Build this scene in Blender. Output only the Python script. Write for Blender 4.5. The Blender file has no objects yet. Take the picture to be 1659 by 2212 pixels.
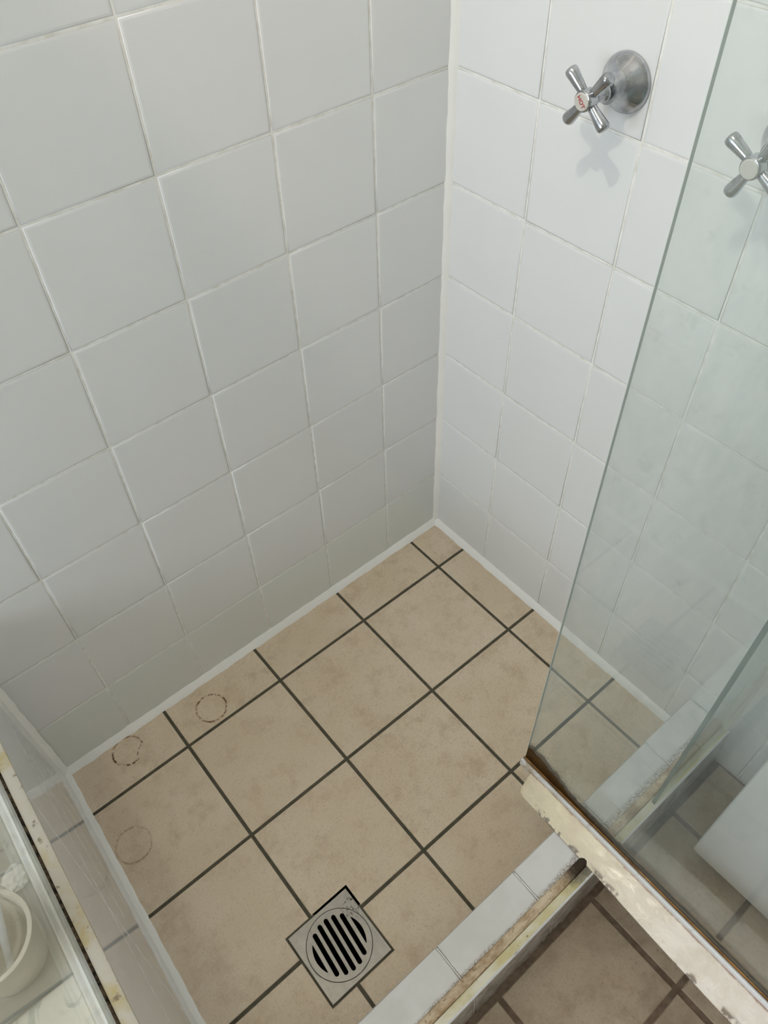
import bpy, bmesh, math, random
from mathutils import Matrix, Vector
random.seed(7)
scene = bpy.context.scene
COL = scene.collection

# ------------------------------------------------------------------ camera
cam_d = bpy.data.cameras.new('camera')
cam_d.sensor_fit = 'HORIZONTAL'; cam_d.sensor_width = 36.0
cam_d.lens = 36.0 * 1695.48 / 1659.0
cam_d.clip_start = 0.02; cam_d.clip_end = 30
cam = bpy.data.objects.new('camera', cam_d); COL.objects.link(cam)
RX = Vector((-0.7659, 0.6425, -0.0246)); RY = Vector((0.5018, 0.5733, -0.6477)); RZ = Vector((-0.4021, -0.5085, -0.7615))
cam.matrix_world = Matrix((( RX.x, -RY.x, -RZ.x, 0.7556),
                           ( RX.y, -RY.y, -RZ.y, 0.7779),
                           ( RX.z, -RY.z, -RZ.z, 1.2986),
                           (0, 0, 0, 1)))
scene.camera = cam

# ------------------------------------------------------------------ world, light, exposure
world = bpy.data.worlds.new('world'); scene.world = world; world.use_nodes = True
world.node_tree.nodes['Background'].inputs[0].default_value = (0.75, 0.85, 1.0, 1)
world.node_tree.nodes['Background'].inputs[1].default_value = 0.6
vs = scene.view_settings
vs.view_transform = 'Standard'; vs.look = 'None'; vs.gamma = 1.0; vs.use_curve_mapping = False
vs.exposure = -0.04

ROOM_X, ROOM_Y, ROOM_Z = 2.35, 2.25, 2.4
WIN_Y0, WIN_Y1, WIN_Z0, WIN_Z1 = 0.08, 0.88, 0.85, 1.85
LAMP = (1.14, 0.575, 2.33)
# daylight entering through the frosted window
wl = bpy.data.lights.new('window_daylight', 'AREA'); wl.shape = 'RECTANGLE'
wl.size = WIN_Y1 - WIN_Y0 - 0.1; wl.size_y = WIN_Z1 - WIN_Z0 - 0.1
wl.energy = 17.0; wl.color = (0.74, 0.85, 1.0)
wo = bpy.data.objects.new('window_daylight', wl); COL.objects.link(wo)
wo.location = (ROOM_X - 0.004, (WIN_Y0 + WIN_Y1) / 2, (WIN_Z0 + WIN_Z1) / 2)
wo.rotation_euler = (math.radians(90), 0, math.radians(90))
LAMP_W = 24.0

# ------------------------------------------------------------------ node helpers
def lin(r, g, b):
    f = lambda c: (c / 255) / 12.92 if c / 255 <= 0.04045 else ((c / 255 + 0.055) / 1.055) ** 2.4
    return (f(r), f(g), f(b), 1.0)

class NT:
    def __init__(s, name):
        s.m = bpy.data.materials.new(name); s.m.use_nodes = True
        s.t = s.m.node_tree; s.t.nodes.clear()
        s.out = s.t.nodes.new('ShaderNodeOutputMaterial')
    def n(s, typ, **kw):
        nd = s.t.nodes.new(typ)
        for k, v in kw.items(): setattr(nd, k, v)
        return nd
    def put(s, sock, v):
        if v is None: return
        if isinstance(v, bpy.types.NodeSocket): s.t.links.new(v, sock)
        else:
            try: sock.default_value = v
            except TypeError: sock.default_value = (v, v, v, 1) if len(sock.default_value) == 4 else (v, v, v)
    def math(s, op, a, b=None, c=None, clamp=False):
        nd = s.n('ShaderNodeMath', operation=op, use_clamp=clamp)
        for i, v in enumerate((a, b, c)): s.put(nd.inputs[i], v)
        return nd.outputs[0]
    def mix(s, fac, a, b, blend='MIX'):
        nd = s.n('ShaderNodeMix', data_type='RGBA', blend_type=blend)
        s.put(nd.inputs[0], fac); s.put(nd.inputs[6], a); s.put(nd.inputs[7], b)
        return nd.outputs[2]
    def ramp(s, v, lo, hi, a=0.0, b=1.0):
        nd = s.n('ShaderNodeMapRange', interpolation_type='SMOOTHSTEP')
        s.put(nd.inputs[0], v)
        for i, x in enumerate((lo, hi, a, b)): s.put(nd.inputs[i + 1], x)
        return nd.outputs[0]
    def noise(s, scale, detail=3, rough=0.55, vec=None, dist=0.0):
        nd = s.n('ShaderNodeTexNoise')
        s.put(nd.inputs['Scale'], scale); s.put(nd.inputs['Detail'], detail); s.put(nd.inputs['Roughness'], rough)
        s.put(nd.inputs['Distortion'], dist); s.put(nd.inputs['Vector'], vec if vec is not None else s.pos())
        return nd.outputs['Fac']
    def pos(s):
        if not hasattr(s, '_pos'): s._pos = s.n('ShaderNodeNewGeometry').outputs['Position']
        return s._pos
    def obj(s):
        if not hasattr(s, '_obj'): s._obj = s.n('ShaderNodeTexCoord').outputs['Object']
        return s._obj
    def rnd(s): return s.n('ShaderNodeObjectInfo').outputs['Random']
    def xyz(s, v=None):
        nd = s.n('ShaderNodeSeparateXYZ'); s.put(nd.inputs[0], v if v is not None else s.pos()); return nd.outputs
    def scalev(s, v, sc):
        nd = s.n('ShaderNodeMapping'); s.put(nd.inputs[0], v); nd.inputs['Scale'].default_value = sc; return nd.outputs[0]
    def offv(s, v, fac):   # v + random per object, so tiles do not repeat
        r = s.math('MULTIPLY', s.rnd(), fac)
        nd = s.n('ShaderNodeVectorMath', operation='ADD'); s.put(nd.inputs[0], v); s.put(nd.inputs[1], r); return nd.outputs[0]
    def dist2(s, a, b, ca, cb):
        da = s.math('SUBTRACT', a, ca); db = s.math('SUBTRACT', b, cb)
        return s.math('SQRT', s.math('ADD', s.math('MULTIPLY', da, da), s.math('MULTIPLY', db, db)))
    def bump(s, h, strength=0.2, d=0.001):
        nd = s.n('ShaderNodeBump'); nd.inputs['Strength'].default_value = strength; nd.inputs['Distance'].default_value = d
        s.put(nd.inputs['Height'], h); return nd.outputs[0]
    def bsdf(s, color, rough=0.5, metal=0.0, spec=0.5, normal=None, **kw):
        nd = s.n('ShaderNodeBsdfPrincipled')
        s.put(nd.inputs['Base Color'], color); s.put(nd.inputs['Roughness'], rough); s.put(nd.inputs['Metallic'], metal)
        s.put(nd.inputs['Specular IOR Level'], spec)
        if normal is not None: s.put(nd.inputs['Normal'], normal)
        for k, v in kw.items(): s.put(nd.inputs[k.replace('_', ' ')], v)
        return nd.outputs[0]
    def done(s, shader):
        s.t.links.new(shader, s.out.inputs[0]); return s.m

# ------------------------------------------------------------------ materials
def mat_wall_tile(name, base, rough, tint):
    t = NT(name)
    c = t.mix(t.math('MULTIPLY', t.rnd(), 0.35), base, tint)
    n = t.noise(9, 2, 0.5)
    c = t.mix(t.ramp(n, 0.35, 0.75, 0.0, 0.25), c, tint)
    sp = t.noise(420, 2, 0.5)
    b = t.bump(t.noise(14, 1, 0.4), 0.05, 0.002)
    return t.done(t.bsdf(c, t.ramp(n, 0.3, 0.7, rough, rough * 1.35), spec=0.5, normal=b))
M_TILE = mat_wall_tile('white_glazed_tile', lin(238, 239, 239), 0.17, lin(231, 231, 230))
M_TILE_BASE = mat_wall_tile('white_skirting_tile', lin(235, 238, 234), 0.36, lin(227, 231, 225))

def mat_grout_white():
    t = NT('white_wall_grout')
    n = t.noise(60, 3)
    c = t.mix(t.ramp(n, 0.35, 0.75), lin(248, 247, 243), lin(228, 225, 216))
    return t.done(t.bsdf(c, 0.75, spec=0.2))
M_GROUT_W = mat_grout_white()

def mat_plain(name, col, rough=0.6, spec=0.4, var=0.06, scale=12):
    t = NT(name)
    n = t.noise(scale, 3)
    c2 = (col[0] * (1 - var), col[1] * (1 - var), col[2] * (1 - var), 1)
    return t.done(t.bsdf(t.mix(n, col, c2), rough, spec=spec))
M_PLASTER = mat_plain('white_plaster', lin(190, 186, 178), 0.85, 0.1)
M_CEIL = mat_plain('ceiling_paint', lin(236, 235, 232), 0.9, 0.1)
M_SILICONE = mat_plain('white_silicone', lin(252, 251, 247), 0.30, 0.5, 0.04, 60)

RINGS = [(0.7560, 0.0350, 0.0262, 0.95), (0.6020, 0.0610, 0.0268, 0.85), (0.8250, 0.1840, 0.0285, 0.42)]
def mat_floor_tile(name, lo, mid, hi, dirt_shade=0.0, rings=True):
    t = NT(name)
    P = t.pos(); V = t.offv(P, 3.7)
    big = t.noise(9, 3, 0.6, V); med = t.noise(26, 6, 0.72, V); fine = t.noise(330, 4, 0.75, V)
    c = t.mix(t.ramp(big, 0.33, 0.68), mid, hi)
    c = t.mix(t.ramp(med, 0.46, 0.72, 0.0, 0.70), c, lo)
    c = t.mix(t.ramp(fine, 0.50, 0.72, 0.0, 0.52), c, (lo[0] * 0.62, lo[1] * 0.6, lo[2] * 0.58, 1))
    c = t.mix(t.math('MULTIPLY', t.rnd(), 0.25), c, (hi[0] * 1.05, hi[1] * 1.05, hi[2] * 1.08, 1))
    if dirt_shade:
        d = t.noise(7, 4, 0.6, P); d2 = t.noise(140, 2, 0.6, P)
        c = t.mix(t.ramp(d, 0.42, 0.72, 0.0, dirt_shade), c, lin(92, 76, 60))
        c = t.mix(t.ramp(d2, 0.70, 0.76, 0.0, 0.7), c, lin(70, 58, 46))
    if rings:
        x, y, z = t.xyz()
        wob = t.math('MULTIPLY', t.math('SUBTRACT', t.noise(70, 2, 0.5, P), 0.5), 0.0035)
        pat = t.noise(150, 3, 0.6, P); pat2 = t.noise(38, 2, 0.5, P)
        bite = t.dist2(x, y, 0.7225, 0.0640); bite_in = t.ramp(bite, 0.0262, 0.0268, 1.0, 0.0)
        for i, (cx, cy, r, s) in enumerate(RINGS):
            d = t.dist2(x, y, cx, cy)
            def line(dd, rr, wid, thr):
                e = t.math('ABSOLUTE', t.math('SUBTRACT', t.math('ADD', dd, wob), rr))
                band = t.ramp(e, wid * 0.35, wid, 1.0, 0.0)
                return t.math('MULTIPLY', band, t.ramp(pat, thr, thr + 0.12))
            m = t.math('MULTIPLY', line(d, r, 0.0020, 0.40), t.ramp(pat2, 0.36, 0.55, 0.25, 1.0))
            if i == 0:
                m = t.math('MULTIPLY', m, t.math('SUBTRACT', 1.0, bite_in))
                m2 = t.math('MULTIPLY', line(bite, 0.0265, 0.0015, 0.44), t.ramp(d, r - 0.001, r, 1.0, 0.0))
                m = t.math('MAXIMUM', m, t.math('MULTIPLY', m2, 0.8))
            halo = t.math('MULTIPLY', t.ramp(t.math('ABSOLUTE', t.math('SUBTRACT', t.math('ADD', d, wob), r)), 0.0, 0.0040, 0.60, 0.0), t.ramp(pat, 0.35, 0.6))
            if i == 0: halo = t.math('MULTIPLY', halo, t.math('SUBTRACT', 1.0, bite_in))
            c = t.mix(t.math('MULTIPLY', halo, s), c, lin(158, 106, 46))
            c = t.mix(t.math('MULTIPLY', m, s), c, lin(92, 48, 18))
    b = t.bump(t.noise(260, 3, 0.6, V), 0.10, 0.0006)
    return t.done(t.bsdf(c, t.ramp(med, 0.3, 0.7, 0.40, 0.55), spec=0.35, normal=b))
M_FLOOR = mat_floor_tile('beige_stone_floor_tile', lin(196, 172, 141), lin(222, 203, 176), lin(228, 211, 187))
M_FLOOR_OUT = mat_floor_tile('worn_shaded_beige_floor_tile', lin(144, 123, 100), lin(170, 152, 129), lin(180, 163, 141), 0.38, False)  # base tones darkened as painted shade, dirt mottled on top

def mat_floor_grout(name, a, b):
    t = NT(name)
    n = t.noise(90, 4); n2 = t.noise(18, 3)
    c = t.mix(t.ramp(n, 0.3, 0.7), a, b)
    c = t.mix(t.ramp(n2, 0.5, 0.75, 0, 0.5), c, lin(112, 102, 84))
    return t.done(t.bsdf(c, 0.85, spec=0.15, normal=t.bump(n, 0.4, 0.001)))
M_GROUT_F = mat_floor_grout('dark_olive_floor_grout', lin(84, 80, 68), lin(98, 93, 80))
M_GROUT_O = mat_floor_grout('brown_floor_grout', lin(96, 80, 66), lin(122, 104, 88))

def mat_steel():
    t = NT('brushed_stainless_steel')
    P = t.pos()
    st = t.noise(300, 3, 0.6, t.scalev(P, (1.0, 0.06, 1.0)))
    n = t.noise(60, 3, 0.6, P)
    c = t.mix(n, lin(172, 168, 160), lin(140, 136, 128))
    x, y, z = t.xyz()
    near = t.ramp(t.dist2(x, y, 0.613, 0.482), 0.004, 0.030, 1.0, 0.0)
    spk = t.math('MULTIPLY', near, t.ramp(t.noise(330, 2, 0.6, P), 0.56, 0.64))
    c = t.mix(t.math('MULTIPLY', spk, 0.95), c, lin(26, 22, 18))
    metal = t.math('SUBTRACT', 0.92, spk)
    return t.done(t.bsdf(c, t.ramp(st, 0.3, 0.7, 0.30, 0.46), metal, 0.5))
M_STEEL = mat_steel()
def mat_chrome():
    t = NT('polished_chrome')
    n = t.noise(45, 4, 0.65); n2 = t.noise(170, 3, 0.6)
    c = t.mix(t.ramp(n, 0.4, 0.75), lin(188, 190, 194), lin(142, 144, 147))
    r = t.ramp(n, 0.35, 0.75, 0.05, 0.30)
    return t.done(t.bsdf(c, r, 0.97, 0.5, normal=t.bump(n2, 0.02, 0.0005)))
M_CHROME = mat_chrome()
M_BLACK = mat_plain('black_void', lin(10, 9, 8), 0.9, 0.1)
M_BUTTON = mat_plain('aged_cream_button', lin(206, 202, 194), 0.35, 0.5)
M_RED = mat_plain('red_print', lin(176, 60, 60), 0.5, 0.3)

# soap-scum glass: clear sheet with a thin whitish film and a mirror reflection
def mat_scum_glass(name, tint, film_col, film_lo, film_hi, brown=False, mirror=1.0, extra=None, blur=0.0):
    t = NT(name)
    P = t.pos()
    st = t.noise(7, 5, 0.62, t.scalev(P, (1.0, 1.0, 0.45)), 0.4)
    sp = t.noise(46, 4, 0.65, P)
    film = t.math('ADD', t.ramp(st, 0.30, 0.72, film_lo, film_hi), t.ramp(sp, 0.58, 0.74, 0.0, 0.06))
    col = t.mix(t.ramp(sp, 0.5, 0.75), film_col, (film_col[0] * 0.85, film_col[1] * 0.87, film_col[2] * 0.86, 1))
    if brown:   # scum is thickest where the spray lands, thin on the outer leaf
        film = t.math('MULTIPLY', film, t.ramp(t.xyz()[1], 0.66, 0.84, 1.0, 0.30))
    if brown:   # rust and mould climbing from the bottom rail near the free end
        x, y, z = t.xyz()
        edge = t.math('ADD', z, t.math('MULTIPLY', t.math('SUBTRACT', t.noise(75, 4, 0.7, P), 0.5), 0.030))
        hgt = t.ramp(y, 0.53, 0.64, 0.165, 0.134)
        m = t.math('MULTIPLY', t.ramp(t.math('SUBTRACT', edge, hgt), -0.010, 0.004, 1.0, 0.0), t.ramp(y, 0.62, 0.80, 1.0, 0.55))
        spots = t.math('MULTIPLY', t.ramp(t.noise(260, 2, 0.6, P), 0.66, 0.71), t.ramp(z, 0.15, 0.24, 1.0, 0.0))
        spots = t.math('MULTIPLY', spots, t.ramp(y, 0.55, 0.75, 1.0, 0.35))
        m = t.math('MAXIMUM', m, spots)
        col = t.mix(m, col, t.mix(t.noise(120, 3, 0.6, P), lin(66, 44, 24), lin(132, 98, 54)))
        film = t.math('MAXIMUM', film, t.math('MULTIPLY', m, 0.86))
    tr = t.n('ShaderNodeBsdfTransparent'); t.put(tr.inputs[0], tint)
    trs = tr.outputs[0]
    if blur:
        rf = t.n('ShaderNodeBsdfRefraction'); t.put(rf.inputs['Color'], tint); t.put(rf.inputs['Roughness'], blur); t.put(rf.inputs['IOR'], 1.35)
        ms = t.n('ShaderNodeMixShader'); t.put(ms.inputs[0], 0.12); t.put(ms.inputs[1], trs); t.put(ms.inputs[2], rf.outputs[0]); trs = ms.outputs[0]
    df = t.n('ShaderNodeBsdfDiffuse'); t.put(df.inputs[0], col)
    tl = t.n('ShaderNodeBsdfTranslucent'); t.put(tl.inputs[0], col)
    ad = t.n('ShaderNodeMixShader'); t.put(ad.inputs[0], 0.4); t.put(ad.inputs[1], df.outputs[0]); t.put(ad.inputs[2], tl.outputs[0])
    m1 = t.n('ShaderNodeMixShader'); t.put(m1.inputs[0], film); t.put(m1.inputs[1], trs); t.put(m1.inputs[2], ad.outputs[0])
    gl = t.n('ShaderNodeBsdfGlossy'); t.put(gl.inputs['Roughness'], 0.03); t.put(gl.inputs['Color'], (0.95, 0.97, 0.96, 1))
    fr = t.n('ShaderNodeFresnel'); t.put(fr.inputs[0], 1.45)
    m2 = t.n('ShaderNodeMixShader'); t.put(m2.inputs[0], t.math('MULTIPLY', fr.outputs[0], mirror)); t.put(m2.inputs[1], m1.outputs[0]); t.put(m2.inputs[2], gl.outputs[0])
    return t.done(m2.outputs[0])
M_GLASS_DOOR = mat_scum_glass('scummed_door_glass', (0.965, 0.982, 0.974, 1), lin(203, 210, 206), 0.08, 0.25, True, 0.15)
M_GLASS_FIX = mat_scum_glass('clear_fixed_glass', (0.93, 0.97, 0.955, 1), lin(190, 200, 196), 0.02, 0.06, False, 0.5)
M_GLASS_LEFT = mat_scum_glass('hazy_side_glass', (0.95, 0.96, 0.95, 1), lin(200, 202, 194), 0.03, 0.08, False, 0.55)
M_GLASS_EDGE = mat_plain('green_glass_edge', lin(84, 106, 102), 0.25, 0.5)
M_GLASS_EDGE_D = mat_plain('grey_glass_edge', lin(206, 214, 210), 0.25, 0.5)

def mat_panel():   # glossy white face of the low wall with long pale scratches, seen at a grazing angle
    t = NT('scratched_white_glossy_panel')
    x, y, z = t.xyz()
    m = None
    for (y0, z0, y1, z1, w) in ((0.02, 0.318, 0.62, 0.236, 0.0036), (0.10, 0.266, 0.345, 0.178, 0.0026), (0.26, 0.43, 0.50, 0.02, 0.0034),
                                (0.15, 0.185, 0.345, 0.078, 0.0026), (0.08, 0.184, 0.16, 0.096, 0.0022)):
        L = math.hypot(y1 - y0, z1 - z0); nx, ny = -(z1 - z0) / L, (y1 - y0) / L; dx, dy = (y1 - y0) / L, (z1 - z0) / L
        d = t.math('ADD', t.math('MULTIPLY', t.math('SUBTRACT', y, y0), nx), t.math('MULTIPLY', t.math('SUBTRACT', z, z0), ny))
        u = t.math('ADD', t.math('MULTIPLY', t.math('SUBTRACT', y, y0), dx), t.math('MULTIPLY', t.math('SUBTRACT', z, z0), dy))
        d = t.math('ABSOLUTE', t.math('ADD', d, t.math('MULTIPLY', t.math('SUBTRACT', t.noise(14, 2), 0.5), 0.006)))
        b = t.math('MULTIPLY', t.ramp(d, w * 0.3, w, 1.0, 0.0), t.math('MULTIPLY', t.ramp(u, 0.0, 0.01), t.ramp(u, L - 0.01, L, 1.0, 0.0)))
        m = b if m is None else t.math('MAXIMUM', m, b)
    n = t.noise(24, 4, 0.6)
    m = t.math('MULTIPLY', m, t.ramp(n, 0.35, 0.6, 0.35, 0.9))
    c = t.mix(m, t.mix(n, lin(232, 231, 229), lin(220, 220, 217)), lin(250, 250, 248))
    return t.done(t.bsdf(c, t.ramp(m, 0.0, 1.0, 0.03, 0.6), spec=t.ramp(m, 0.0, 1.0, 0.5, 0.1)))
M_PANEL = mat_panel()

def mat_ledge():   # yellowed sealant on the top of the low wall
    t = NT('yellowed_sealant')
    n = t.noise(30, 4, 0.6); n2 = t.noise(90, 3, 0.65)
    c = t.mix(t.ramp(n, 0.40, 0.70), lin(202, 194, 180), lin(190, 172, 122))
    c = t.mix(t.ramp(n2, 0.60, 0.72, 0, 0.8), c, lin(122, 104, 80))
    return t.done(t.bsdf(c, 0.6, spec=0.3))
M_LEDGE = mat_ledge()
def mat_mould():
    t = NT('black_mould_line')
    n = t.noise(120, 4, 0.7)
    return t.done(t.bsdf(t.mix(t.ramp(n, 0.40, 0.62), lin(34, 28, 22), lin(96, 82, 64)), 0.9, spec=0.1))
M_MOULD = mat_mould()

def mat_drip():    # cream painted drip rail, worn at the upper seam and specked along the lower edge
    t = NT('worn_cream_paint')
    P = t.pos(); x, y, z = t.xyz()
    n = t.noise(26, 4, 0.6, P); n2 = t.noise(110, 4, 0.65, P); sp = t.noise(190, 2, 0.5, P); sc = t.noise(60, 5, 0.7, t.scalev(P, (1.0, 0.35, 1.0)), 1.2)
    base = t.mix(t.ramp(y, 0.60, 0.86), lin(240, 227, 194), lin(246, 236, 224))
    c = t.mix(t.ramp(n, 0.35, 0.75, 0.0, 0.6), base, lin(212, 196, 170))
    seam = t.math('SUBTRACT', x, t.math('MULTIPLY', t.math('SUBTRACT', t.noise(55, 3, 0.6, P), 0.5), 0.006))
    rust = t.ramp(seam, 0.2990, 0.3022, 1.0, 0.0)
    c = t.mix(t.math('MULTIPLY', rust, 0.9), c, t.mix(n2, lin(112, 66, 44), lin(168, 112, 66)))
    c = t.mix(t.ramp(sp, 0.735, 0.76, 0.0, 0.85), c, lin(64, 52, 42))
    low = t.math('MULTIPLY', t.ramp(z, 0.1055, 0.1075, 1.0, 0.0), t.ramp(t.noise(46, 3, 0.6, P), 0.52, 0.62))
    c = t.mix(t.math('MULTIPLY', low, 0.85), c, lin(96, 74, 52))
    return t.done(t.bsdf(c, t.ramp(sc, 0.38, 0.62, 0.14, 0.40), spec=1.0, normal=t.bump(t.noise(95, 6, 0.75, t.scalev(P, (1.0, 0.45, 1.0)), 1.6), 0.26, 0.0012)))
M_DRIP = mat_drip()
def mat_rail():    # door bottom rail: orange-brown weathered metal
    t = NT('rusty_brown_rail')
    n = t.noise(80, 4, 0.65, t.scalev(t.pos(), (1, 0.3, 1))); n2 = t.noise(20, 3)
    c = t.mix(t.ramp(n, 0.35, 0.68), lin(186, 140, 84), lin(110, 74, 40))
    c = t.mix(t.ramp(n2, 0.55, 0.75, 0, 0.7), c, lin(212, 184, 140))
    return t.done(t.bsdf(c, 0.45, spec=0.4))
M_RAIL = mat_rail()
def mat_bead():
    t = NT('worn_white_glazing_bead')
    n = t.noise(48, 4, 0.65)
    x, y, z = t.xyz()
    near = t.ramp(y, 0.52, 0.62, 0.7, 0.0)
    c = t.mix(t.ramp(n, 0.55, 0.72, 0.0, 0.6), lin(236, 236, 236), lin(168, 158, 140))
    c = t.mix(t.math('MULTIPLY', near, t.ramp(n, 0.35, 0.6)), c, lin(176, 150, 106))
    return t.done(t.bsdf(c, 0.35, spec=0.5))
M_BEAD = mat_bead()

def gunk(t, c, amt=1.0):   # mould around the door pivot
    x, y, z = t.xyz()
    d = t.math('ADD', t.dist2(x, y, 0.336, 0.676), t.math('MULTIPLY', t.math('SUBTRACT', t.noise(90, 4, 0.7), 0.5), 0.05))
    return t.mix(t.math('MULTIPLY', t.ramp(d, 0.012, 0.050, 1.0, 0.0), amt), c, t.mix(t.noise(200, 3, 0.6), lin(18, 13, 9), lin(74, 55, 36)))
def mat_sill_brown():
    t = NT('dirty_brown_sill_channel')
    P = t.pos()
    n = t.noise(55, 5, 0.7, t.scalev(P, (0.5, 1, 1))); n2 = t.noise(170, 3, 0.6, P)
    c = t.mix(t.ramp(n, 0.36, 0.66), lin(224, 206, 178), lin(172, 142, 106))
    c = t.mix(t.ramp(n2, 0.58, 0.70, 0, 0.6), c, lin(104, 82, 58))
    return t.done(t.bsdf(gunk(t, c), 0.5, spec=0.4, normal=t.bump(n2, 0.2, 0.0006)))
M_SILL_B = mat_sill_brown()
def mat_sill_yellow():
    t = NT('yellow_stained_sill')
    P = t.pos()
    n = t.noise(22, 4, 0.6, t.scalev(P, (0.7, 1, 1))); n2 = t.noise(150, 3, 0.6, P)
    c = t.mix(t.ramp(n, 0.38, 0.62), lin(236, 231, 212), lin(214, 202, 150))
    c = t.mix(t.ramp(n2, 0.70, 0.76, 0, 0.8), c, lin(110, 92, 58))
    return t.done(t.bsdf(gunk(t, c, 0.8), 0.5, spec=0.4))
M_SILL_Y = mat_sill_yellow()
def mat_kerb_tile(name, dirt_shade):
    t = NT(name)
    P = t.pos(); x, y, z = t.xyz()
    n = t.noise(16, 3, 0.6, P); n2 = t.noise(130, 3, 0.7, P)
    c = t.mix(t.ramp(n, 0.3, 0.7), lin(236, 235, 234), lin(226, 225, 222))
    if dirt_shade:
        c = t.mix(t.ramp(t.noise(30, 4, 0.6, P), 0.36, 0.70, 0.45, 0.9), c, lin(138, 128, 116))  # grime colour deepened to paint in the shade on the outer face
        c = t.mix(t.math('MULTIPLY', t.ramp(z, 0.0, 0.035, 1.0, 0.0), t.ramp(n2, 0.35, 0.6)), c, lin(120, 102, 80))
    else:
        n3 = t.noise(420, 3, 0.7, P)
        e = t.math('ADD', y, t.math('MULTIPLY', t.math('SUBTRACT', t.noise(38, 3, 0.6, P), 0.5), 0.007))
        w = t.ramp(x, 0.30, 0.46, 0.0065, 0.0)
        c = t.mix(t.math('MULTIPLY', t.ramp(t.math('ADD', e, w), 0.664, 0.6700), t.ramp(n3, 0.40, 0.66, 0.15, 0.9)), c, lin(122, 98, 70))
    return t.done(t.bsdf(c, 0.2, spec=0.5))
M_KERB = mat_kerb_tile('white_kerb_tile', False)
M_KERB_FACE = mat_kerb_tile('grubby_shaded_kerb_face_tile', True)

def mat_marble():
    t = NT('pale_veined_marble')
    P = t.pos()
    w = t.noise(14, 5, 0.65, P, 1.5)
    v = t.math('ABSOLUTE', t.math('SUBTRACT', w, 0.5))
    c = t.mix(t.ramp(v, 0.0, 0.035, 0.85, 0.0), t.mix(t.noise(20, 3), lin(232, 229, 216), lin(214, 210, 198)), lin(140, 152, 144))
    return t.done(t.bsdf(c, 0.25, spec=0.5))
M_MARBLE = mat_marble()
M_TRAY = mat_plain('grey_green_tray', lin(150, 147, 134), 0.5, 0.4)
M_CUP = mat_plain('ivory_cup', lin(224, 218, 200), 0.35, 0.5)
M_CUP_IN = mat_plain('dull_cup_bottom', lin(150, 148, 130), 0.5, 0.3)  # duller tone for the disc at the bottom of the cup
M_HANDLE = mat_plain('pale_blue_white_plastic', lin(214, 222, 232), 0.3, 0.5)
M_WRAP = mat_plain('crumpled_white_wrap', lin(228, 224, 212), 0.4, 0.5)
M_CABINET = mat_plain('white_cabinet_lacquer', lin(236, 237, 236), 0.35, 0.5, 0.03)
def mat_emit(name, col, s):
    t = NT(name); e = t.n('ShaderNodeEmission'); t.put(e.inputs[0], col); t.put(e.inputs[1], s); return t.done(e.outputs[0])
M_DIFFUSER = mat_emit('lit_lamp_diffuser', (1.0, 0.93, 0.82, 1), 6.0)
M_WINPANE = mat_emit('frosted_daylit_pane', (0.88, 0.95, 1.0, 1), 3.2)

# ------------------------------------------------------------------ object helpers
def link(name, me, mat, parent=None, **kw):
    o = bpy.data.objects.new(name, me); COL.objects.link(o)
    if mat is not None and not me.materials: me.materials.append(mat)
    if parent is not None: o.parent = parent
    for k, v in kw.items(): o[k] = v
    return o
def from_bm(name, bm, mat, parent=None, smooth=False, **kw):
    me = bpy.data.meshes.new(name); bm.normal_update(); bm.to_mesh(me); bm.free()
    if smooth:
        for p in me.polygons: p.use_smooth = True
    return link(name, me, mat, parent, **kw)
def thing(name, loc=(0, 0, 0), rotz=0.0, **kw):
    o = bpy.data.objects.new(name, None); COL.objects.link(o); o.location = loc; o.rotation_euler = (0, 0, rotz)
    o.empty_display_size = 0.05
    for k, v in kw.items(): o[k] = v
    return o
def add_box(bm, x0, x1, y0, y1, z0, z1, bev=0.0, seg=2):
    r = bmesh.ops.create_cube(bm, size=1.0)
    vs_ = r['verts']
    for v in vs_:
        v.co = Vector((x0 + (v.co.x + .5) * (x1 - x0), y0 + (v.co.y + .5) * (y1 - y0), z0 + (v.co.z + .5) * (z1 - z0)))
    if bev:
        es = list({e for v in vs_ for e in v.link_edges})
        bmesh.ops.bevel(bm, geom=es, offset=bev, segments=seg, affect='EDGES', profile=0.5)
def box(name, x0, x1, y0, y1, z0, z1, mat, parent=None, bev=0.0, seg=2, **kw):
    bm = bmesh.new(); add_box(bm, x0, x1, y0, y1, z0, z1, bev, seg)
    return from_bm(name, bm, mat, parent, **kw)
def lathe(bm, prof, seg=48, axis='X', cap=True):
    rings = []
    for (a, r) in prof:
        ring = []
        for k in range(seg):
            t = 2 * math.pi * k / seg; c, s = r * math.cos(t), r * math.sin(t)
            ring.append(bm.verts.new((a, c, s) if axis == 'X' else (c, s, a)))
        rings.append(ring)
    for i in range(len(rings) - 1):
        for k in range(seg):
            bm.faces.new((rings[i][k], rings[i][(k + 1) % seg], rings[i + 1][(k + 1) % seg], rings[i + 1][k]))
    if cap:
        bm.faces.new(list(reversed(rings[0]))); bm.faces.new(rings[-1])
    bmesh.ops.recalc_face_normals(bm, faces=bm.faces[:])
def smooth_by_angle(o, ang=40):
    me = o.data
    for p in me.polygons: p.use_smooth = True
    bm = bmesh.new(); bm.from_mesh(me)
    for e in bm.edges:
        if len(e.link_faces) == 2 and e.calc_face_angle(0) > math.radians(ang): e.smooth = False
    bm.to_mesh(me); bm.free()
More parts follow.
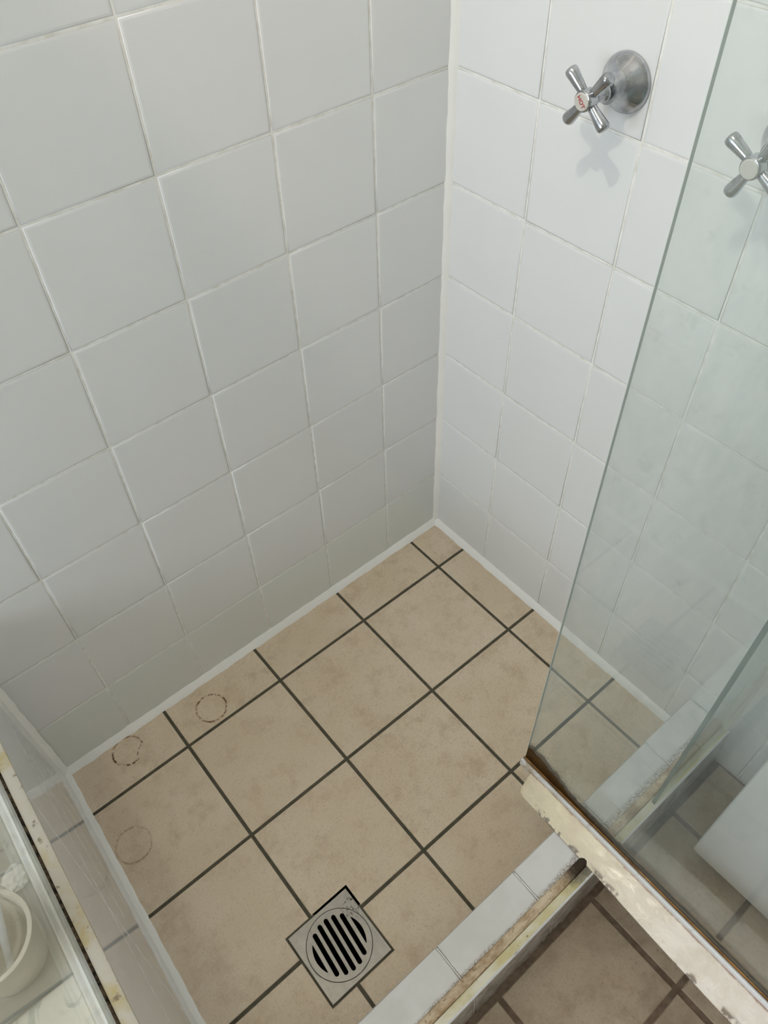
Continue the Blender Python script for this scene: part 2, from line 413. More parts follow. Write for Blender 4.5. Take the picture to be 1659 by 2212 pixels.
def profile_strip(name, pts, axis, a0, a1, step, wob, mat, parent=None, **kw):
    """closed 2-D section swept along an axis with a hand-smoothed wobble"""
    bm = bmesh.new(); n = max(2, int((a1 - a0) / step)); rows = []
    ph = [random.uniform(0, 6.28) for _ in range(4)]
    for i in range(n + 1):
        a = a0 + (a1 - a0) * i / n
        k = 1 + wob * (0.5 * math.sin(a * 70 + ph[0]) + 0.4 * math.sin(a * 163 + ph[1]) + random.uniform(-0.35, 0.35))
        row = []
        for (u, v) in pts:
            u2, v2 = u * k, v * k
            row.append(bm.verts.new({'X': (a, u2, v2), 'Y': (u2, a, v2), 'Z': (u2, v2, a)}[axis]))
        rows.append(row)
    m = len(pts)
    for i in range(n):
        for j in range(m):
            bm.faces.new((rows[i][j], rows[i][(j + 1) % m], rows[i + 1][(j + 1) % m], rows[i + 1][j]))
    bm.faces.new(rows[0]); bm.faces.new(rows[-1])
    bmesh.ops.recalc_face_normals(bm, faces=bm.faces[:])
    o = from_bm(name, bm, mat, parent, **kw); smooth_by_angle(o, 35); return o

# unit tile (1 x 1, face towards +z); pillowed edge, proud of the grout
def unit_tile(name, mat, e1, e2, h0, h1, h2):
    me = bpy.data.meshes.new(name); V = []; F = []
    for (ins, z) in ((0.0, h0), (0.0, h1 - 0.00055), (e1, h1), (e2, h2)):
        a = 0.5 - ins; V += [(-a, -a, z), (a, -a, z), (a, a, z), (-a, a, z)]
    for L in range(3):
        for k in range(4):
            F.append((L * 4 + k, L * 4 + (k + 1) % 4, L * 4 + 4 + (k + 1) % 4, L * 4 + 4 + k))
    F.append((12, 13, 14, 15)); me.from_pydata(V, [], F); me.materials.append(mat)
    for p in me.polygons: p.use_smooth = p.index < 12
    me.update(); return me
TILE_ME = unit_tile('tile', M_TILE, 0.009, 0.026, -0.004, 0.0, 0.00045)
TILE_BASE_ME = unit_tile('tile', M_TILE_BASE, 0.008, 0.022, -0.004, 0.0, 0.0003)
KERB_ME = unit_tile('tile', M_KERB, 0.008, 0.020, -0.004, 0.0, 0.0006)
KERB_FACE_ME = unit_tile('tile', M_KERB_FACE, 0.008, 0.020, -0.004, 0.0, 0.0006)

def put_tile(me, parent, origin, ux, uy, n, w, h, tilt=0.2):
    """tile centred at origin with width along ux, height along uy, facing n"""
    o = bpy.data.objects.new('tile', me); COL.objects.link(o); o.parent = parent
    R = Matrix((ux, uy, n)).transposed().to_4x4()
    T = Matrix.Rotation(math.radians(random.uniform(-tilt, tilt)), 4, 'X') @ Matrix.Rotation(math.radians(random.uniform(-tilt, tilt)), 4, 'Y')
    o.matrix_world = Matrix.Translation(origin) @ R @ T @ Matrix.Diagonal((w, h, 1, 1))
    return o
VX, VY, VZ = Vector((1, 0, 0)), Vector((0, 1, 0)), Vector((0, 0, 1))

# ------------------------------------------------------------------ room shell
ROWS = [0.0, 0.1486, 0.2986, 0.4492, 0.6000, 0.7511, 0.9035, 1.0526, 1.203, 1.353, 1.503, 1.653, 1.803]
CL = [0.0, 0.1336, 0.2808, 0.4296, 0.5802, 0.7305, 0.8805, 1.0305, 1.1805, 1.3305, 1.4805, 1.6305, 1.7805, 1.9305, 2.0805, 2.2305, 2.35]
CR = [0.0, 0.1472, 0.2960, 0.4460, 0.5955, 0.7455, 0.8955, 1.0455, 1.1955, 1.3455, 1.4955, 1.6455, 1.7955, 1.9455, 2.0955, 2.25]
G = 0.0019
wall_left = box('wall_left', -0.12, ROOM_X + 0.12, -0.12, -0.00035, -0.12, ROOM_Z, M_GROUT_W, kind='structure', label='white square-tiled wall left of the shower corner')
wall_right = box('wall_right', -0.12, -0.00035, -0.00035, ROOM_Y + 0.12, -0.12, ROOM_Z, M_GROUT_W, kind='structure', label='bright white square-tiled wall carrying the chrome taps')
for i in range(len(CL) - 1):
    for j in range(len(ROWS) - 1):
        x0, x1, z0, z1 = CL[i], CL[i + 1], ROWS[j], ROWS[j + 1]
        me = TILE_BASE_ME if j == 0 else TILE_ME
        put_tile(me, wall_left, Vector(((x0 + x1) / 2, 0.0, (z0 + z1) / 2)), -VX, VZ, VY, x1 - x0 - G, z1 - z0 - G, 0.12)
for i in range(len(CR) - 1):
    for j in range(len(ROWS) - 1):
        y0, y1, z0, z1 = CR[i], CR[i + 1], ROWS[j], ROWS[j + 1]
        me = TILE_BASE_ME if j == 0 else TILE_ME
        put_tile(TILE_ME, wall_right, Vector((0.0, (y0 + y1) / 2, (z0 + z1) / 2)), VY, VZ, VX, y1 - y0 - G, z1 - z0 - G, 0.10)
box('wall_front', -0.12, ROOM_X + 0.12, ROOM_Y, ROOM_Y + 0.12, -0.12, ROOM_Z, M_PLASTER, kind='structure', label='plain white plaster wall behind the viewer')
bm = bmesh.new()
add_box(bm, ROOM_X, ROOM_X + 0.12, -0.0012, WIN_Y0, -0.12, ROOM_Z); add_box(bm, ROOM_X, ROOM_X + 0.12, WIN_Y1, ROOM_Y, -0.12, ROOM_Z)
add_box(bm, ROOM_X, ROOM_X + 0.12, WIN_Y0, WIN_Y1, -0.12, WIN_Z0); add_box(bm, ROOM_X, ROOM_X + 0.12, WIN_Y0, WIN_Y1, WIN_Z1, ROOM_Z)
from_bm('wall_far', bm, M_PLASTER, kind='structure', label='white plaster wall with the frosted window')
win = thing('window_1', (ROOM_X + 0.05, (WIN_Y0 + WIN_Y1) / 2, WIN_Z0), kind='structure', label='frosted bathroom window letting daylight in')
wy = (WIN_Y1 - WIN_Y0) / 2; wz = WIN_Z1 - WIN_Z0
bm = bmesh.new()
for (a, b, c, d) in ((-wy, -wy + .05, 0, wz), (wy - .05, wy, 0, wz), (-wy + .05, wy - .05, 0, .05), (-wy + .05, wy - .05, wz - .05, wz)):
    add_box(bm, -0.03, 0.03, a, b, c, d)
from_bm('window_frame', bm, M_CABINET, win)
box('window_pane', -0.004, 0.004, -wy + .05, wy - .05, .05, wz - .05, M_WINPANE, win)
box('ceiling', -0.12, ROOM_X + 0.12, -0.12, ROOM_Y + 0.12, ROOM_Z, ROOM_Z + 0.1, M_CEIL, kind='structure', label='flat white bathroom ceiling')

# ceiling lamp with its own light
lampo = thing('ceiling_lamp', (LAMP[0], LAMP[1], ROOM_Z), label='small round ceiling lamp above the side screen', category='lamp')
bm = bmesh.new(); lathe(bm, [(-0.022, 0.075), (-0.018, 0.085), (0.0, 0.085)], 40, 'Z'); from_bm('lamp_base', bm, M_CABINET, lampo)
bm = bmesh.new(); lathe(bm, [(-0.034, 0.01), (-0.032, 0.03), (-0.026, 0.05), (-0.0225, 0.058)], 40, 'Z'); from_bm('diffuser', bm, M_DIFFUSER, lampo, True)
ll = bpy.data.lights.new('lamp_light', 'POINT'); ll.energy = LAMP_W; ll.color = (1.0, 0.90, 0.77); ll.shadow_soft_size = 0.018
lo = bpy.data.objects.new('lamp_light', ll); COL.objects.link(lo); lo.parent = lampo; lo.location = (0, 0, -0.075)

# ------------------------------------------------------------------ floors
FX = [0.0, 0.0801, 0.2774, 0.4757, 0.6712, 0.8680]
FY = [0.0, 0.0967, 0.2946, 0.4926, 0.6210]
GF = 0.0056
DR = (0.6060, 0.7140, 0.4570, 0.5665)       # drain opening
bm = bmesh.new()
for (a, b, c, d) in ((0.0, DR[0] + 0.003, 0.0, 0.70), (DR[1] - 0.003, 0.884, 0.0, 0.70), (DR[0] + 0.003, DR[1] - 0.003, 0.0, DR[2] + 0.003), (DR[0] + 0.003, DR[1] - 0.003, DR[3] - 0.003, 0.70)):
    add_box(bm, a, b, c, d, -0.10, -0.0012)
floor = from_bm('floor', bm, M_GROUT_F, kind='structure', label='beige stone-look tiled shower floor with dark grout')
def prism_tile(pts, z0, z1, cham, mat, parent):
    """axis-aligned polygon tile with a small chamfer"""
    bm = bmesh.new(); n = len(pts)
    def inset(d):
        out = []
        for i in range(n):
            p, c, q = Vector(pts[i - 1]), Vector(pts[i]), Vector(pts[(i + 1) % n])
            e1, e2 = (c - p).normalized(), (q - c).normalized()
            n1, n2 = Vector((-e1.y, e1.x)), Vector((-e2.y, e2.x))
            out.append(c + (n1 + n2) * d)
        return out
    rows = [[bm.verts.new((p[0], p[1], z0)) for p in pts], [bm.verts.new((p[0], p[1], z1 - cham)) for p in pts],
            [bm.verts.new((p.x, p.y, z1)) for p in inset(cham)]]
    for a in range(2):
        for i in range(n):
            bm.faces.new((rows[a][i], rows[a][(i + 1) % n], rows[a + 1][(i + 1) % n], rows[a + 1][i]))
    bm.faces.new(rows[2])
    bmesh.ops.triangulate(bm, faces=[f for f in bm.faces if len(f.verts) > 4])
    return from_bm('tile', bm, mat, parent)
DG = 0.0034
for i in range(5):
    for j in range(4):
        x0 = FX[i] + (GF / 2 if i else 0.002); x1 = FX[i + 1] - GF / 2
        y0 = FY[j] + (GF / 2 if j else 0.002); y1 = FY[j + 1] - (GF / 2 if j < 3 else 0.0)
        if i == 4: x1 = 0.866
        pts = [(x0, y0), (x1, y0), (x1, y1), (x0, y1)]
        dx0, dx1, dy0, dy1 = DR[0] - DG, DR[1] + DG, DR[2] - DG, DR[3] + DG
        if i == 3 and j == 2: pts = [(x0, y0), (x1, y0), (x1, dy0), (dx0, dy0), (dx0, y1), (x0, y1)]
        if i == 4 and j == 2: pts = [(x0, y0), (x1, y0), (x1, y1), (dx1, y1), (dx1, dy0), (x0, dy0)]
        if i == 3 and j == 3: pts = [(x0, y0), (dx0, y0), (dx0, dy1), (x1, dy1), (x1, y1), (x0, y1)]
        if i == 4 and j == 3: pts = [(dx1, y0), (x1, y0), (x1, y1), (x0, y1), (x0, dy1), (dx1, dy1)]
        prism_tile(pts, -0.006, random.uniform(-0.0002, 0.0002), 0.0009, M_FLOOR, floor)

floor_out = box('bathroom_floor', -0.0, ROOM_X, 0.70, ROOM_Y, -0.10, -0.0020, M_GROUT_O, kind='structure', label='worn beige tiled bathroom floor with painted-in shade outside the shower kerb')
box('bathroom_floor', 0.90, ROOM_X, 0.0, 0.70, -0.10, -0.0020, M_GROUT_O, floor_out)
OX = [0.0, 0.128, 0.328, 0.5285, 0.729, 0.929, 1.129, 1.329, 1.529, 1.729, 1.929, 2.129, 2.35]
OY = [0.067, 0.267, 0.467, 0.7085, 0.867, 1.067, 1.267, 1.467, 1.667, 1.867, 2.067, 2.25]
GO = 0.0085
for i in range(len(OX) - 1):
    for j in range(len(OY) - 1):
        if j < 3 and OX[i] < 1.3: continue        # under the shower and the bench
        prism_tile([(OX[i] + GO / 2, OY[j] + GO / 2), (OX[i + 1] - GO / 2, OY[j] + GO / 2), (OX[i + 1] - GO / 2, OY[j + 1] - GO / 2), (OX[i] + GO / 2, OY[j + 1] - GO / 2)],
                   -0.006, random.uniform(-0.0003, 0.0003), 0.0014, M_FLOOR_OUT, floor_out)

# ------------------------------------------------------------------ silicone beads in the joints
bead_sec = [(0, 0), (0.0112, 0), (0.0092, 0.0028), (0.0062, 0.0062), (0.0030, 0.0096), (0, 0.0120)]
profile_strip('trim_1', bead_sec, 'X', 0.0, 0.862, 0.004, 0.10, M_SILICONE, kind='structure', label='white silicone bead along the foot of the left wall')
profile_strip('trim_2', bead_sec, 'Y', 0.0, 0.622, 0.004, 0.08, M_SILICONE, kind='structure', label='white silicone bead along the foot of the tap wall')
profile_strip('trim_3', [(0, 0), (0.0088, 0), (0.0066, 0.0034), (0.0034, 0.0066), (0, 0.0088)], 'Z', 0.004, 1.80, 0.012, 0.12, M_SILICONE, kind='structure', label='white silicone bead in the upright corner between both walls')

# ------------------------------------------------------------------ shower kerb
KZ = 0.1
kerb = thing('shower_kerb', (0, 0, 0), kind='structure', label='low white tiled kerb with grimy sill across the shower opening')
bm = bmesh.new()
sec = [(0.6215, -0.02), (0.7030, -0.02), (0.6945, KZ - 0.0007), (0.6215, KZ - 0.0007)]
vs0 = [bm.verts.new((0.002, y, z)) for y, z in sec]; vs1 = [bm.verts.new((0.884, y, z)) for y, z in sec]
for k in range(4): bm.faces.new((vs0[k], vs0[(k + 1) % 4], vs1[(k + 1) % 4], vs1[k]))
bm.faces.new(list(reversed(vs0))); bm.faces.new(vs1); bmesh.ops.recalc_face_normals(bm, faces=bm.faces[:])
from_bm('kerb_core', bm, M_GROUT_W, kerb)
KX = [0.003, 0.119, 0.269, 0.419, 0.569, 0.719, 0.862]
for i in range(len(KX) - 1):
    put_tile(KERB_ME, kerb, Vector(((KX[i] + KX[i + 1]) / 2, 0.6455, KZ)), VX, VY, VZ, KX[i + 1] - KX[i] - 0.0018, 0.0510, 0.25)
    put_tile(KERB_ME, kerb, Vector(((KX[i] + KX[i + 1]) / 2, 0.6195, KZ / 2 + 0.001)), -VX, VZ, -VY, KX[i + 1] - KX[i] - 0.0026, KZ - 0.004, 0.2)
sl = Vector((0, 0.0085, 0.1175 - 0.0)); fy = Vector((0, -0.0085, 0.1175)).normalized(); fn = VX.cross(fy) * -1
fn = Vector((0, fy.z, -fy.y)).normalized()
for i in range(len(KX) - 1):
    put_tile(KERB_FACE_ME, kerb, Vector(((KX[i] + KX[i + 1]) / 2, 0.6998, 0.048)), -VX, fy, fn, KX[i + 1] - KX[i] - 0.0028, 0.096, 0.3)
# sill: brown half-round channel, yellowed flat, thin white nosing
profile_strip('sill_channel', [(0.6690, KZ - 0.001), (0.6690, KZ + 0.0020), (0.6705, KZ + 0.0045), (0.6745, KZ + 0.0058), (0.6790, KZ + 0.0058), (0.6818, KZ + 0.0042), (0.6830, KZ + 0.001), (0.6830, KZ - 0.001)],
              'X', 0.003, 0.86, 0.02, 0.0, M_SILL_B, kerb, label='dirty brown metal channel')
profile_strip('sill_flat', [(0.6832, KZ - 0.001), (0.6832, KZ + 0.0022), (0.6938, KZ + 0.0022), (0.6938, KZ - 0.001)], 'X', 0.003, 0.86, 0.02, 0.0, M_SILL_Y, kerb, label='yellow stained flat sill')
profile_strip('sill_nosing', [(0.6939, KZ - 0.004), (0.6939, KZ + 0.0020), (0.6952, KZ + 0.0026), (0.6964, KZ + 0.0014), (0.6968, KZ - 0.004)], 'X', 0.003, 0.86, 0.02, 0.0, M_BEAD, kerb, label='thin white nosing')

# ------------------------------------------------------------------ floor drain
def spline_mesh(name, loops, depth, bevel=0.0):
    cu = bpy.data.curves.new(name, 'CURVE'); cu.dimensions = '2D'; cu.fill_mode = 'BOTH'; cu.extrude = depth; cu.bevel_depth = bevel; cu.bevel_resolution = 1
    for lp in loops:
        s = cu.splines.new('POLY'); s.points.add(len(lp) - 1); s.use_cyclic_u = True
        for p, (x, y) in zip(s.points, lp): p.co = (x, y, 0, 1)
    o = bpy.data.objects.new(name, cu); COL.objects.link(o); bpy.context.view_layer.update()
    me = bpy.data.meshes.new_from_object(o.evaluated_get(bpy.context.evaluated_depsgraph_get()))
    bpy.data.objects.remove(o); me.name = name; return me
def circ(r, n=72, cx=0, cy=0): return [(cx + r * math.cos(2 * math.pi * k / n), cy + r * math.sin(2 * math.pi * k / n)) for k in range(n)]
dcx, dcy = (DR[0] + DR[1]) / 2, (DR[2] + DR[3]) / 2
drain = thing('floor_drain', (dcx, dcy, 0), label='square stainless steel floor drain with round slotted grate', category='drain')
hx, hy = (DR[1] - DR[0]) / 2, (DR[3] - DR[2]) / 2
GR = 0.0492
fo = link('drain_frame', spline_mesh('drain_frame', [[(-hx, -hy), (hx, -hy), (hx, hy), (-hx, hy)], circ(GR + 0.0006)], 0.0008, 0.0005), M_STEEL, drain)
fo.location = (0, 0, 0.0002)
slots = []
pit = 0.0120; hw = 0.0037
def slot(u, L):
    pts = []
    for k in range(9):
        a = math.pi * k / 8; pts.append((u + hw * math.cos(a), L - hw + hw * math.sin(a)))
    for k in range(9):
        a = math.pi + math.pi * k / 8; pts.append((u + hw * math.cos(a), -L + hw + hw * math.sin(a)))
    return pts
RS = 0.0415
for k in (-2, -1, 0, 1, 2):
    slots.append(slot(k * pit, math.sqrt(RS ** 2 - (k * pit) ** 2)))
for sg in (-1, 1):
    u0 = 2.5 * pit + 0.0030; pts = []
    lim = math.acos(u0 / 0.0405) * 0.93
    arc = [(0.0405 * math.cos(-lim + 2 * lim * k / 16), 0.0405 * math.sin(-lim + 2 * lim * k / 16)) for k in range(17)]
    pts = [(u0, arc[0][1] + 0.001)] + arc + [(u0, arc[-1][1] - 0.001)]
    slots.append([(sg * x, sg * y) for x, y in pts])
go = link('drain_grate', spline_mesh('drain_grate', [circ(GR - 0.0007)] + slots, 0.0009, 0.0004), M_STEEL, drain)
go.location = (0, 0, 0.0006); go.rotation_euler = (0, 0, math.radians(-5.0))
bm = bmesh.new(); lathe(bm, [(-0.0008, GR + 0.003), (-0.05, GR + 0.003)], 40, 'Z', False)
bm.faces.new([v for v in bm.verts if v.co.z < -0.04]); from_bm('drain_well', bm, M_BLACK, drain)

# ------------------------------------------------------------------ taps
def make_tap(loc, ang, label, word):
    t = thing('shower_tap', loc, label=label, category='tap', group='chrome cross-head shower taps')
    bm = bmesh.new()
    lathe(bm, [(0.0008, 0.0300), (0.0028, 0.0304), (0.0048, 0.0296), (0.0085, 0.0268), (0.0130, 0.0228), (0.0180, 0.0190), (0.0230, 0.0164), (0.0280, 0.0148), (0.0325, 0.0138), (0.0345, 0.0128), (0.0350, 0.0100)], 64)
    smooth_by_angle(from_bm('escutcheon', bm, M_CHROME, t), 50)
    bm = bmesh.new()
    lathe(bm, [(0.0345, 0.0092), (0.0375, 0.0098), (0.0400, 0.0098), (0.0415, 0.0086), (0.0430, 0.0072), (0.0580, 0.0068)], 40)
    smooth_by_angle(from_bm('spindle', bm, M_CHROME, t), 50)
    h = thing('handle'); h.parent = t
    bm = bmesh.new()
    lathe(bm, [(0.0540, 0.0070), (0.0560, 0.0096), (0.0580, 0.0104), (0.0680, 0.0108), (0.0705, 0.0104), (0.0715, 0.0094)], 40)
    me_h = from_bm('handle', bm, M_CHROME, t); bpy.data.objects.remove(h); smooth_by_angle(me_h, 50)
    for k in range(4):
        a = math.radians(ang + 90 * k); d = Vector((0, math.cos(a), math.sin(a)))
        bm = bmesh.new()
        lathe(bm, [(0.006, 0.0049), (0.012, 0.0051), (0.020, 0.0059), (0.029, 0.0069), (0.0325, 0.0070), (0.0347, 0.0062), (0.0357, 0.0042), (0.0360, 0.0014)], 24)
        o = from_bm('arm', bm, M_CHROME, me_h, True)
        o.matrix_local = Matrix.Translation((0.0625, 0, 0)) @ d.to_track_quat('X', 'Z').to_matrix().to_4x4()
    bm = bmesh.new(); lathe(bm, [(0.0705, 0.0088), (0.0722, 0.0088), (0.0728, 0.0080)], 40); b = from_bm('button', bm, M_BUTTON, t)
    if word:
        cu = bpy.data.curves.new('word', 'FONT'); cu.body = word; cu.size = 0.0062; cu.align_x = 'CENTER'; cu.align_y = 'CENTER'; cu.extrude = 0.0001; cu.offset = 0.00012
        o = bpy.data.objects.new('word', cu); COL.objects.link(o); bpy.context.view_layer.update()
        me = bpy.data.meshes.new_from_object(o.evaluated_get(bpy.context.evaluated_depsgraph_get())); bpy.data.objects.remove(o)
        w = link('lettering', me, M_RED, b)
        a = math.radians(-48)     # reading direction in the y,z plane of the button
        ux = Vector((0, math.cos(a), math.sin(a))); uy = Vector((0, -math.sin(a), math.cos(a)))
        w.matrix_local = Matrix.Translation((0.0729, 0, 0)) @ Matrix((ux, uy, VX)).transposed().to_4x4()
    return t
make_tap((0.0010, 0.2630, 0.9565), 51, 'chrome cross-head shower tap with red HOT lettering', 'HOT')
make_tap((0.0010, 0.4565, 0.9560), 63, 'chrome cross-head shower tap seen through the hazy glass door', None)

# ------------------------------------------------------------------ low side wall with glass above (left edge of the view)
NIB_A = -math.atan(0.031)
nib = thing('wall_side', (0.8585, 0.0035, 0), NIB_A, kind='structure', label='low glossy white side wall of the shower below the hazy glass')
NZ = 0.450
box('wall_core', 0.0015, 0.030, 0, 0.690, -0.05, NZ - 0.002, M_GROUT_W, nib)
box('panel', 0.0, 0.0015, 0.0, 0.690, 0.0, NZ - 0.001, M_PANEL, nib)
profile_strip('ledge_sealant', [(-0.0008, NZ - 0.004), (-0.0008, NZ + 0.0012), (0.003, NZ + 0.0024), (0.012, NZ + 0.0022), (0.013, NZ - 0.002), (0.013, NZ - 0.004)], 'Y', 0.0, 0.690, 0.008, 0.0, M_LEDGE, nib, label='yellowed sealant')
tb = profile_strip('trim_4', [(0.0012, 0), (-0.0085, 0), (-0.0060, 0.0022), (-0.0030, 0.0055), (-0.0008, 0.0100), (0.0012, 0.0120)], 'Y', 0.0, 0.618, 0.004, 0.08, M_SILICONE, kind='structure', label='white silicone bead along the foot of the low side wall')
tb.location = (0.8585, 0.0035, 0); tb.rotation_euler = (0, 0, NIB_A)
tv = profile_strip('trim_5', [(0.002, 0), (-0.0090, 0), (-0.0055, 0.0030), (-0.0025, 0.0065), (0.002, 0.0115)], 'Z', 0.006, NZ, 0.01, 0.1, M_SILICONE, kind='structure', label='white silicone bead where the low side wall meets the left wall')
tv.location = (0.8585, 0.0012, 0); tv.rotation_euler = (0, 0, NIB_A)
side = thing('side_screen', (0.8585, 0.0035, NZ), NIB_A, label='hazy fixed glass screen standing on the low side wall', category='glass screen')
box('glass_pane', 0.0150, 0.0200, 0.001, 0.690, 0.001, 1.40, M_GLASS_LEFT, side)
profile_strip('mould_seal', [(0.0125, -0.0005), (0.0125, 0.0030), (0.0148, 0.0046), (0.0148, -0.0005)], 'Y', 0.001, 0.690, 0.006, 0.0, M_MOULD, side, label='black mouldy seal')
profile_strip('back_seal', [(0.0202, -0.0005), (0.0202, 0.0060), (0.0225, 0.0050), (0.0240, -0.0005)], 'Y', 0.001, 0.690, 0.008, 0.0, M_SILICONE, side, label='clean white seal behind the glass')
# marble bench beyond the glass, with a few things on it
BZ = 0.430
bench = thing('marble_bench', (0.8585, 0.0035, 0), NIB_A, label='pale veined marble bench beyond the side screen', category='bench')
box('bench_top', 0.032, 0.40, 0.002, 0.690, BZ - 0.03, BZ, M_MARBLE, bench, 0.003)
box('bench_front', 0.034, 0.395, 0.004, 0.685, 0.0, BZ - 0.0305, M_PLASTER, bench)
tray = thing('bathroom_tray', (0.895, 0.20, BZ), 0, label='flat grey-green tray under the ivory cup', category='tray')
bm = bmesh.new(); add_box(bm, 0.0, 0.20, 0.0, 0.2525, 0.0005, 0.004, 0.0015); from_bm('tray_base', bm, M_TRAY, tray)
bm = bmesh.new()
for (a, b, c, d) in ((0, .004, 0, .2525), (.196, .2, 0, .2525), (.004, .196, 0, .004), (.004, .196, .2485, .2525)): add_box(bm, a, b, c, d, 0.004, 0.008)
from_bm('tray_rim', bm, M_TRAY, tray)
cup = thing('bathroom_cup', (0.9450, 0.4000, BZ + 0.0045), 0, label='ivory round cup standing on the grey-green tray', category='cup')
bm = bmesh.new()
lathe(bm, [(0.0, 0.030), (0.001, 0.035), (0.03, 0.039), (0.066, 0.0425), (0.0685, 0.0440), (0.0700, 0.0435), (0.0700, 0.0395), (0.066, 0.0380), (0.03, 0.0350), (0.004, 0.0310)], 56, 'Z')
smooth_by_angle(from_bm('cup_body', bm, M_CUP, cup), 50)
bm = bmesh.new(); lathe(bm, [(0.0045, 0.0305), (0.0060, 0.0305)], 40, 'Z'); from_bm('cup_bottom_disc', bm, M_CUP_IN, cup)
br = thing('toothbrush', (0.950, 0.425, BZ + 0.014), 0, label='pale plastic toothbrush leaning out of the ivory cup', category='toothbrush')
def rod(name, p, q, r0, r1, mat, parent):
    p, q = Vector(p), Vector(q); L = (q - p).length; bm = bmesh.new()
    lathe(bm, [(0, r0 * 0.5), (0.002, r0), (L * 0.5, (r0 + r1) / 2), (L - 0.003, r1), (L, r1 * 0.5)], 20)
    o = from_bm(name, bm, mat, parent, True); o.matrix_local = Matrix.Translation(p) @ (q - p).to_track_quat('X', 'Z').to_matrix().to_4x4(); return o
rod('brush_handle', (0, 0.0, 0.0), (-0.034, -0.068, 0.0757), 0.0034, 0.0042, M_HANDLE, br)
rod('brush_head', (-0.0345, -0.069, 0.0768), (-0.042, -0.084, 0.0935), 0.0048, 0.0058, M_HANDLE, br)
def crumple(name, loc, r, sq, label):
    bm = bmesh.new(); bmesh.ops.create_icosphere(bm, subdivisions=3, radius=r)
    for v in bm.verts:
        v.co *= random.uniform(0.72, 1.12); v.co.z *= sq
    mz = min(v.co.z for v in bm.verts)
    for v in bm.verts: v.co.z -= mz
    o = from_bm(name, bm, M_WRAP); o.location = loc; o['label'] = label; o['category'] = 'wrapper'; return o
crumple('crumpled_wrapper', (0.912, 0.335, BZ + 0.0045), 0.0135, 0.55, 'crumpled whitish wrapper on the tray beside the cup')

# ------------------------------------------------------------------ pivoting glass door, swung open across the kerb
DX = 0.2860
door = thing('shower_door', (DX, 0.684, 0.106), 0, label='scummed glass pivot door swung open across the kerb', category='shower door')
Y0, Y1 = 0.5175 - 0.684, 1.170 - 0.684
z0 = 0.106
box('glass_pane', -0.0022, 0.0022, Y0, Y1, 0.0135, 1.72, M_GLASS_DOOR, door)
box('glass_edge', -0.0022, 0.0022, Y0 - 0.0006, Y0 - 0.0001, 0.0160, 1.72, M_GLASS_EDGE_D, door, label='grey-green polished glass edge')
def yprism(name, sec_, y0, y1, mat, parent, **kw):
    bm = bmesh.new(); n = len(sec_)
    a = [bm.verts.new((x, y0, z)) for x, z in sec_]; b = [bm.verts.new((x, y1, z)) for x, z in sec_]
    for k in range(n): bm.faces.new((a[k], a[(k + 1) % n], b[(k + 1) % n], b[k]))
    bm.faces.new(a); bm.faces.new(b); bmesh.ops.recalc_face_normals(bm, faces=bm.faces[:])
    return from_bm(name, bm, mat, parent, **kw)
rail = yprism('bottom_rail', [(-0.0062, 0.0), (0.0062, 0.0), (0.0062, 0.0150), (0.0052, 0.0172), (0.0034, 0.0172), (0.0034, 0.0125), (-0.0034, 0.0125), (-0.0034, 0.0168), (-0.0052, 0.0168), (-0.0062, 0.0150)], Y0 - 0.001, Y1, M_RAIL, door)
yprism('rubber_gasket', [(-0.0033, 0.0126), (-0.0029, 0.0126), (-0.0029, 0.0176), (-0.0033, 0.0172)], Y0 + 0.002, Y1, M_MOULD, rail)
yprism('glazing_bead', [(0.0064, 0.0040), (0.0072, 0.0175), (0.0096, 0.0190), (0.0122, 0.0182), (0.0134, 0.0150), (0.0136, 0.0040)], Y0 - 0.0005, Y1, M_BEAD, door, label='worn white glazing bead')
# sloping cream drip rail facing the shower opening
bm = bmesh.new(); prev = None
low = [(0.5440, 0.3245), (0.5475, 0.3290), (0.5560, 0.3310), (0.62, 0.3325), (0.70, 0.3345), (0.80, 0.3385), (0.90, 0.3410), (1.17, 0.3410)]
top_y = [0.5400, 0.5420, 0.5500, 0.62, 0.70, 0.80, 0.90, 1.17]
secs = []
for (yl, xl), yt in zip(low, top_y):
    xt = 0.2985; zt, zl = 0.1188, 0.1036
    ring = []
    for f in (0.0, 0.08, 0.5, 0.94, 1.0):
        ring.append(((xt + (xl - xt) * f), yt + (yl - yt) * f, zt + (zl - zt) * f + 0.0012 * math.sin(math.pi * f)))
    top = [bm.verts.new((x - DX, y - 0.684, z - z0)) for x, y, z in ring]
    bot = [bm.verts.new((x - DX, y - 0.684, z - z0 - 0.0016)) for x, y, z in reversed(ring)]
    secs.append(top + bot)
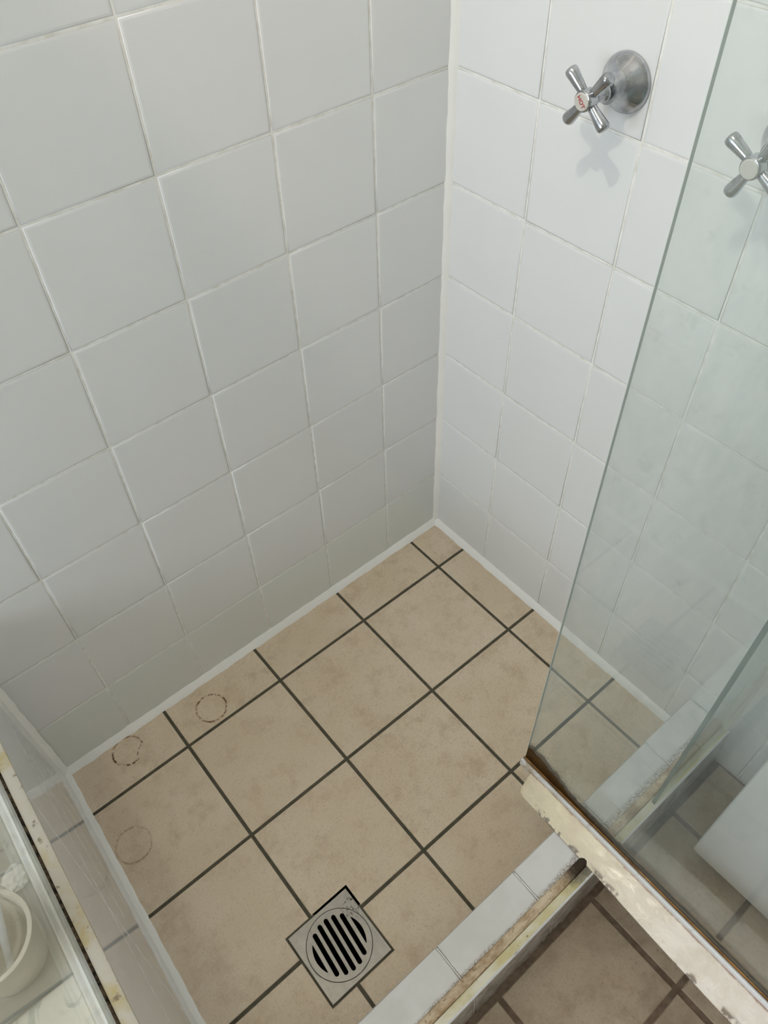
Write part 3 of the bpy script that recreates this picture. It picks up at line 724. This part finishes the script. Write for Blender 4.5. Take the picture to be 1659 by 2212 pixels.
for a, b in zip(secs[:-1], secs[1:]):
    n = len(a)
    for k in range(n): bm.faces.new((a[k], a[(k + 1) % n], b[(k + 1) % n], b[k]))
bm.faces.new(secs[0]); bm.faces.new(secs[-1]); bmesh.ops.recalc_face_normals(bm, faces=bm.faces[:])
dr = from_bm('drip_rail', bm, M_DRIP, door, label='sloping cream painted drip rail'); smooth_by_angle(dr, 40)
bm = bmesh.new(); lathe(bm, [(-0.0040, 0.0045), (0.0, 0.0045)], 20, 'Z'); pv = from_bm('pivot_pin', bm, M_STEEL, door); pv.location = (0.0, -0.006, 0.004)

# ------------------------------------------------------------------ short fixed pane between tap wall and door
fixed = thing('fixed_screen', (0.0, 0.6885, KZ + 0.0024), 0, label='narrow fixed glass pane on the kerb behind the open door', category='glass screen')
box('glass_pane', 0.0040, 0.1890, -0.0030, 0.0030, 0.001, 1.72, M_GLASS_FIX, fixed)
box('glass_edge', 0.1891, 0.1897, -0.0030, 0.0030, 0.001, 1.72, M_GLASS_EDGE, fixed, label='dark green polished glass edge')
profile_strip('wall_seal', [(0.0005, -0.0065), (0.0062, -0.0032), (0.0062, 0.0032), (0.0005, 0.0065)], 'Z', 0.0005, 1.72, 0.02, 0.0, M_SILICONE, fixed, label='white silicone wall seal')

# ------------------------------------------------------------------ white cabinet outside the shower
cab = thing('white_cabinet', (0.0, 0.7645, 0.0), 0, label='slim white cabinet standing outside behind the glass door', category='cabinet')
box('cabinet_body', 0.006, 0.152, 0.0, 0.56, 0.030, 0.86, M_CABINET, cab, 0.004)
for k in range(2):
    d = box('cabinet_door', 0.1525, 0.1690, 0.001 + 0.279 * k, 0.278 + 0.281 * k, 0.034, 0.856, M_CABINET, cab, 0.004)
    bm = bmesh.new(); lathe(bm, [(0.1692, 0.005), (0.180, 0.005), (0.182, 0.011), (0.190, 0.011), (0.192, 0.008)], 24)
    kb = from_bm('knob', bm, M_CHROME, d, True); kb.location = (0, 0.245 + 0.07 * k, 0.62)
box('kickboard', 0.006, 0.135, 0.006, 0.554, 0.0, 0.0295, M_CABINET, cab)
